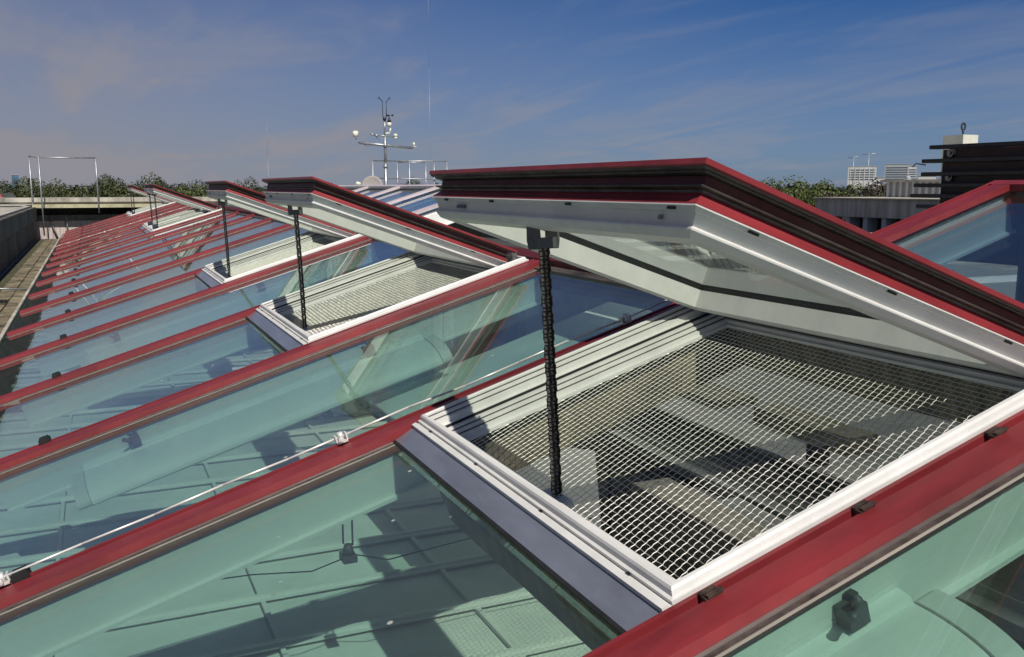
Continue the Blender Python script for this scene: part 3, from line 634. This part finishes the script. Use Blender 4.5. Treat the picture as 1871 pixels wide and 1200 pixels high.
for (u, y, z, l) in ((20, -3.0, 1.9, 'very thin tall lightning rod above the second open window'), (19, -6.4, 5.1, 'very thin tall lightning rod right of the weather mast')):
    q = MB(); q.tube(H(u, y, -.12), H(u, y, z*.6), .0035, 6); q.tube(H(u, y, z*.6), H(u, y, z), .003, 6, .0015); q.build('lightning_mast', M['galv'], label=l, cat='lightning rod')

# ================================================================== LOUVRE BLOCK AND CONCRETE BUILDING
lv = thing('louvre_block', H(1, -6, -.5), 'dark red plant housing with projecting horizontal fins at the right edge', 'louvred housing')
q = MB(); q.box(H, -6, 4.93, -8.2, -6.06, -.12, .80); q.build('core', M['louvre'], lv)
q = MB(); q.box(H, 4.931, 5.50, -8.2, -6.80, -.12, .868); q.build('rear_core', M['louvre'], lv)
for i, z in enumerate((.835, .72, .61, .515, .425, .335, .24, .15)):
    q = MB(); ex = (4.99, 5.06, 5.06, 5.13, 5.16, 5.09, 5.08, 5.08)[i]
    q.prism([H(-6, y, zz_) for y, zz_ in ((-6.05, z-.03), (-5.97, z-.03), (-5.96, z-.026), (-5.96, z), (-5.97, z+.004), (-6.05, z+.004))], [H(ex, y, zz_) for y, zz_ in ((-6.05, z-.03), (-5.97, z-.03), (-5.96, z-.026), (-5.96, z), (-5.97, z+.004), (-6.05, z+.004))])
    q.build('fin', M['louvre_edge'], lv)
for z in (.76, .56):
    q = MB(); q.tube(H(4.84, -6.06, z+.01), H(4.84, -6.035, z+.01), .05, 14); q.tube(H(4.84, -6.034, z+.01), H(4.84, -6.02, z+.01), .022, 8); q.build('fixing_disc', M['grey'], lv)
q = MB(); q.path([H(5.05, -6.0, .675), H(5.14, -5.98, .69), H(5.17, -5.98, .66)], .008, 6); q.build('cable_end', M['bracket'], lv)
ch_ = thing('chimney_box', H(4.8, -6.6, .84), 'pale concrete chimney box with a small dark loop on top, behind the fins', 'chimney')
q = MB(); q.box(H, 5.46, 5.69, -7.12, -6.92, .5, .975); q.build('body', M['offwhite'], ch_)
q = MB(); q.tube(H(5.55, -7.02, .985), H(5.55, -7.02, 1.03), .014, 8); q.path([H(5.55, -7.02+.024*math.cos(a), 1.055+.033*math.sin(a)) for a in [i*math.pi/6 for i in range(13)]], .013, 8); q.build('loop', M['navy'], ch_)

cb = thing('concrete_block', H(10, -12, -10), 'weathered concrete building with deep parapet and dark column gaps behind the nearest window', 'building')
q = MB(); q.box(H, 2, 12.9, -18, -12.01, -.05, .275); q.build('parapet', M['stainwall'], cb)
q = MB(); q.box(H, 1.9, 12.96, -18, -11.96, .276, .296); q.build('coping', M['stone'], cb)
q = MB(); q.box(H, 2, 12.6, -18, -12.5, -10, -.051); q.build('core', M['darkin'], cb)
for i in range(22):
    q = MB(); u = 12.6-.43*i; q.box(H, u-.10, u, -12.30, -12.05, -10, -.0505); q.build('column', M['render1'], cb)
q = MB(); q.box(H, 2.1, 12.2, -12.45, -12.38, -.30, -.0506); q.build('upper_lintel', M['concrete_dark'], cb)
rb = thing('ribbed_roof_box', H(12, -13.4, .3), 'grey ribbed metal box on the roof of the concrete building', 'plant housing')
q = MB(); q.box(H, 8, 12.45, -15, -13.31, .297, .58); q.build('body', M['render2'], rb)
q = MB(); q.box(H, 7.9, 12.52, -15.1, -13.24, .581, .625); q.build('rim', M['concrete'], rb)
q = MB()
for i in range(30): q.box(H, 12.40-.15*i-.05, 12.40-.15*i, -13.309, -13.27, .297, .58)
q.build('rib', M['render1'], rb)

# ================================================================== FAR CITY
def fdir(px): return -.4258-math.atan((px-935.5)/1680.0)      # bearing of a column of the view, in radians
def far(px, D): a = fdir(px); return Vector((CAM.x+math.cos(a)*D, CAM.y+math.sin(a)*D, 0))
def block(name, px0, px1, D, z1, label, m_, cat='building', rows=0, cols=0, depth=18, z0=-15):
    a, b = far(px0, D), far(px1, D); e = (b-a); w_ = e.length; e.normalize(); n_ = Vector((e.y, -e.x, 0)); 
    if n_.dot(a) < 0: n_ = -n_
    f = lambda x, y, z: a+e*x+n_*y+Vector((0, 0, z))
    mid = f(w_/2, depth/2, z0); t = thing(name, mid, label, cat)
    q = MB(); q.box(f, 0, w_, 0, depth, z0, z1); q.build('wall', M[m_], t)
    q = MB(); q.box(f, -.5, w_+.5, -.5, depth+.5, z1, z1+.8); q.build('roof', M['render2'], t)
    if rows:
        for r in range(rows):
            z = z1-2.2-(r+1)*3.4
            q = MB(); q.box(f, w_*.04, w_*.96, -.25, -.01, z, z+1.7); q.build('window_band', M['window'], t)
    for c_i in range(cols):
        x = w_*(c_i+.5)/cols; q = MB(); q.box(f, x-.5, x+.5, -.6, -.26, 0, z1-1); q.build('pier', M['render1'], t)
    return t, f, w_
block('tower_block', 1541, 1592, 1450, 30, 'pale far high-rise under construction with two cranes above', 'render1', rows=5, cols=6, depth=20)
block('tower_block', 1607, 1650, 1500, 34, 'wide grey slab tower on the skyline right of the cranes', 'render2', rows=8, cols=0, depth=25)
block('tower_block', 1650, 1664, 1510, 31, 'narrow grey end section beside the wide slab tower', 'render1', rows=6, depth=22)
block('low_building', 1668, 1700, 900, 10.5, 'low white buildings on the skyline left of the fins', 'render1', rows=1, depth=12)
block('low_building', 1590, 1606, 1000, 10.0, 'low white building between the two far towers', 'render1', rows=1, depth=12)
block('tower_block', 33, 46, 1500, 17.5, 'small blue glass tower on the skyline at far left', 'bluefac', rows=4, depth=16)
tw = far(1650, 700); t = thing('church_turret', Vector((tw.x, tw.y, -15)), 'small pale domed turret in front of the slab tower', 'turret')
q = MB(); q.tube((tw.x, tw.y, -15), (tw.x, tw.y, 5.5), 2.2, 12); q.tube((tw.x, tw.y, 5.5), (tw.x, tw.y, 6.0), 2.9, 12); q.build('shaft', M['render1'], t)
q = MB(); q.ball((tw.x, tw.y, 6.6), 1.8, 1, 1, 1.0); q.tube((tw.x, tw.y, 8), (tw.x, tw.y, 10.5), .35, 6, .1); q.build('dome', M['render2'], t)
for px, D, top, jl, jr, lb in ((1550, 1450, 46, -8, 9, 'left one of the two far tower cranes'), (1577, 1470, 51, -9, 13, 'right and taller one of the two far tower cranes')):
    b = far(px, D); t = thing('tower_crane', Vector((b.x, b.y, -15)), lb, 'crane', 'cranes over the far high-rise')
    a = fdir(px)-math.pi/2; e = Vector((math.cos(a), math.sin(a), 0))
    q = MB(); q.tube((b.x, b.y, -15), (b.x, b.y, top), .55, 4); q.build('mast', M['galv'], t)
    q = MB(); c = Vector((b.x, b.y, top-3)); q.tube(c+e*jl, c+e*jr+Vector((0, 0, 1.5)), .45, 4); q.tube(Vector((b.x, b.y, top)), c+e*jr*.7+Vector((0, 0, 1)), .2, 4); q.build('jib', M['galv'], t)
# near houses at far left: red pitched roof and a dark one
def house(px0, px1, D, zr, ze, label, roofm, wallm='render1'):
    a, b = far(px0, D), far(px1, D); e = (b-a); w_ = e.length; e.normalize(); n_ = Vector((e.y, -e.x, 0)); 
    if n_.dot(a) < 0: n_ = -n_
    f = lambda x, y, z: a+e*x+n_*y+Vector((0, 0, z))
    t = thing('house', f(w_/2, 4, -15), label, 'house')
    q = MB(); q.box(f, 0, w_, 0, 8, -15, ze); q.build('wall', M[wallm], t)
    q = MB(); q.prism([f(-.3, -.3, ze), f(-.3, 8.3, ze), f(-.3+w_*.12, 4, zr)], [f(w_+.3, -.3, ze), f(w_+.3, 8.3, ze), f(w_*.72, 4, zr)]); q.build('roof', M[roofm], t)
house(-70, 22, 60, 1.4, -1.2, 'house with a bright red roof at the left edge behind the parapet', 'redroof')
house(16, 40, 75, .3, -1.0, 'low house with a dark roof next to the red one', 'darkroof')

# ------------------------------------------------------------------ trees
def make_crown(seed, n, lumps):
    rng = random.Random(seed); vs = []; fs = []
    blobs = []
    for i in range(lumps):
        a = rng.uniform(0, 6.283); z = rng.uniform(.30, .92); rr = math.sqrt(max(0, 1-((z-.55)/.52)**2))*.36
        r_ = rr*rng.uniform(.35, 1.0); blobs.append((math.cos(a)*r_, math.sin(a)*r_, z, rng.uniform(.10, .19)))
    blobs.append((0, 0, .55, .25)); blobs.append((0, 0, .8, .16))
    for i in range(n):
        b = rng.choice(blobs); d = Vector((rng.gauss(0, 1), rng.gauss(0, 1), rng.gauss(0, 1))).normalized()
        c = Vector(b[:3])+d*b[3]*rng.uniform(.78, 1.0); s = rng.uniform(.009, .0155)
        nrm = (d+Vector((rng.gauss(0, .28), rng.gauss(0, .28), rng.gauss(0, .28)))).normalized(); a_ = nrm.orthogonal().normalized(); b2 = nrm.cross(a_)
        k = len(vs); th = rng.uniform(0, 6.28); p = a_*math.cos(th)+b2*math.sin(th); q = nrm.cross(p)
        vs += [c+p*s, c+q*s*.7, c-p*s, c-q*s*.7]; fs.append((k, k+1, k+2, k+3))
    return vs, fs
CROWN = []
for i in range(5):
    vs, fs = make_crown(20+i, 15000, 30); me = bpy.data.meshes.new('crown'); me.from_pydata([tuple(v) for v in vs], [], fs); me.update(); CROWN.append(me)
TR = []
for i in range(3):
    q = MB(); q.tube((0, 0, 0), (.01, 0, .35), .028, 8, .02); q.tube((.01, 0, .35), (.0, .01, .72), .02, 8, .007)
    rr = random.Random(i)
    for j in range(7):
        a = rr.uniform(0, 6.28); z = rr.uniform(.25, .6); q.tube((0, 0, z), (math.cos(a)*.22, math.sin(a)*.22, z+.22), .011, 6, .003)
    me = bpy.data.meshes.new('trunk'); me.from_pydata([tuple(v) for v in q.v], [], q.f); me.materials.append(M['bark']); TR.append(me)
crowns = {}
def crown_mesh(i, mk):
    if (i, mk) not in crowns:
        c = CROWN[i].copy(); c.materials.clear(); c.materials.append(M[mk]); crowns[(i, mk)] = c
    return crowns[(i, mk)]
rt = random.Random(5)
def tree(px, D, ztop, wid, mk, label, group='trees beyond the roofs'):
    loc = far(px, D); hgt = ztop+15
    t = thing('tree', Vector((loc.x, loc.y, -15)), label, 'tree', group)
    s = wid/.75
    for nm, me in (('crown', crown_mesh(rt.randrange(5), mk)), ('trunk', TR[rt.randrange(3)])):
        o = bpy.data.objects.new(nm, me); sc.collection.objects.link(o); o.parent = t; o.scale = (s, s, hgt); o.rotation_euler = (0, 0, rt.uniform(0, 6.28) if nm == 'crown' else 0)
def zt(py, D): return CAM.z+(341.5-py)/1680.0*D*1.0
sk = {'leaf_a': 'olive green', 'leaf_b': 'bright green', 'leaf_c': 'dark copper', 'leaf_d': 'dark green'}
rows_ = [  # px, D, top py, width m, leaf
 (48, 170, 339, 9, 'leaf_d', 'dark tree standing right of the small blue tower'), (90, 150, 336, 9, 'leaf_a', 'olive tree seen between the first posts of the guard frame'), (125, 140, 340, 8, 'leaf_a', 'low olive tree in the middle of the guard frame'), (160, 140, 333, 9, 'leaf_a', 'tall olive tree at the right post of the guard frame'),
 (190, 170, 331, 9, 'leaf_d', 'dark tree just right of the guard frame'), (215, 150, 336, 9, 'leaf_a', 'olive tree halfway between guard frame and far windows'), (240, 135, 331, 10, 'leaf_a', 'tallest olive tree left of the far pair of windows'), (285, 160, 338, 9, 'leaf_d', 'dark tree above the far pair of windows'),
 (318, 180, 337, 9, 'leaf_d', 'dark tree right of the far pair of windows'), (350, 150, 344, 8, 'leaf_b', 'small bright green tree left of the third window'), (368, 165, 338, 8, 'leaf_d', 'dark tree touching the left corner of the third window'), (435, 190, 333, 9, 'leaf_d', 'dark tree peeking over the third window'),
 (463, 200, 338, 8, 'leaf_a', 'olive tree between the third and second windows'), (622, 210, 341, 9, 'leaf_d', 'low dark tree left of the satellite dish'), (655, 200, 338, 9, 'leaf_d', 'dark tree just left of the satellite dish'), (715, 240, 341, 9, 'leaf_d', 'low dark tree behind the foot of the mast'), (753, 190, 334, 9, 'leaf_d', 'dark round tree seen through the roof railing'), (785, 200, 335, 9, 'leaf_d', 'dark tree behind the railing beside the big window'),
 (1405, 330, 337, 12, 'leaf_d', 'small far dark tree above the slope of the nearest window'), (1432, 150, 335, 11, 'leaf_b', 'bright green tree at the left of the concrete building'), (1468, 130, 334, 12, 'leaf_b', 'large bright green tree beside the copper one'), (1500, 140, 340, 10, 'leaf_b', 'bright green tree overlapped by the copper tree'), (1545, 105, 343, 8, 'leaf_c', 'dark copper tree above the concrete parapet'),
 (1590, 150, 343, 10, 'leaf_b', 'green tree between the copper tree and the ribbed box'), (1625, 150, 344, 9, 'leaf_a', 'olive tree behind the ribbed box')]
for px, D, py, wd, mk, lb in rows_: tree(px, D, zt(py, D), wd, mk, lb)
# the far tree belt that reads as one mass
bv = []; bf = []
rb_ = random.Random(11)
for i in range(520):
    px = rb_.uniform(-60, 1760); D = rb_.uniform(420, 620); c = far(px, D); top = zt(337.5+rb_.uniform(-2.5, 3)+1.2*math.sin(px*.03), D)
    for j in range(34):
        d = Vector((rb_.gauss(0, 1), rb_.gauss(0, 1), rb_.gauss(0, 1))).normalized(); r_ = rb_.uniform(.7, 1)*5.0; cc = Vector((c.x, c.y, top-5.5))+Vector((d.x*r_*1.3, d.y*r_*1.3, d.z*r_*1.1))
        s = rb_.uniform(.5, 1.0); a_ = d.orthogonal().normalized(); b2 = d.cross(a_); k = len(bv); bv += [cc+a_*s, cc+b2*s, cc-a_*s, cc-b2*s]; bf.append((k, k+1, k+2, k+3))
for i in range(150):     # lower growth between the near trees, too dense to tell apart
    px = rb_.uniform(5, 480) if i < 110 else rb_.uniform(1400, 1640); D = rb_.uniform(190, 240); c = far(px, D); top = zt(343.5+rb_.uniform(-2.5, 3), D)
    for j in range(150):
        d = Vector((rb_.gauss(0, 1), rb_.gauss(0, 1), rb_.gauss(0, 1))).normalized(); r_ = rb_.uniform(.8, 1)*2.6; cc = Vector((c.x, c.y, top-2.6))+Vector((d.x*r_*1.3, d.y*r_*1.3, d.z*r_))
        s = rb_.uniform(.14, .26); a_ = d.orthogonal().normalized(); b2 = d.cross(a_); k = len(bv); bv += [cc+a_*s, cc+b2*s, cc-a_*s, cc-b2*s]; bf.append((k, k+1, k+2, k+3))
me = bpy.data.meshes.new('far_wood'); me.from_pydata([tuple(v) for v in bv], [], bf); me.materials.append(M['leaf_d'])
o = bpy.data.objects.new('far_wood', me); sc.collection.objects.link(o); tag(o, 'distant belt of trees along the horizon', 'trees', kind='stuff')
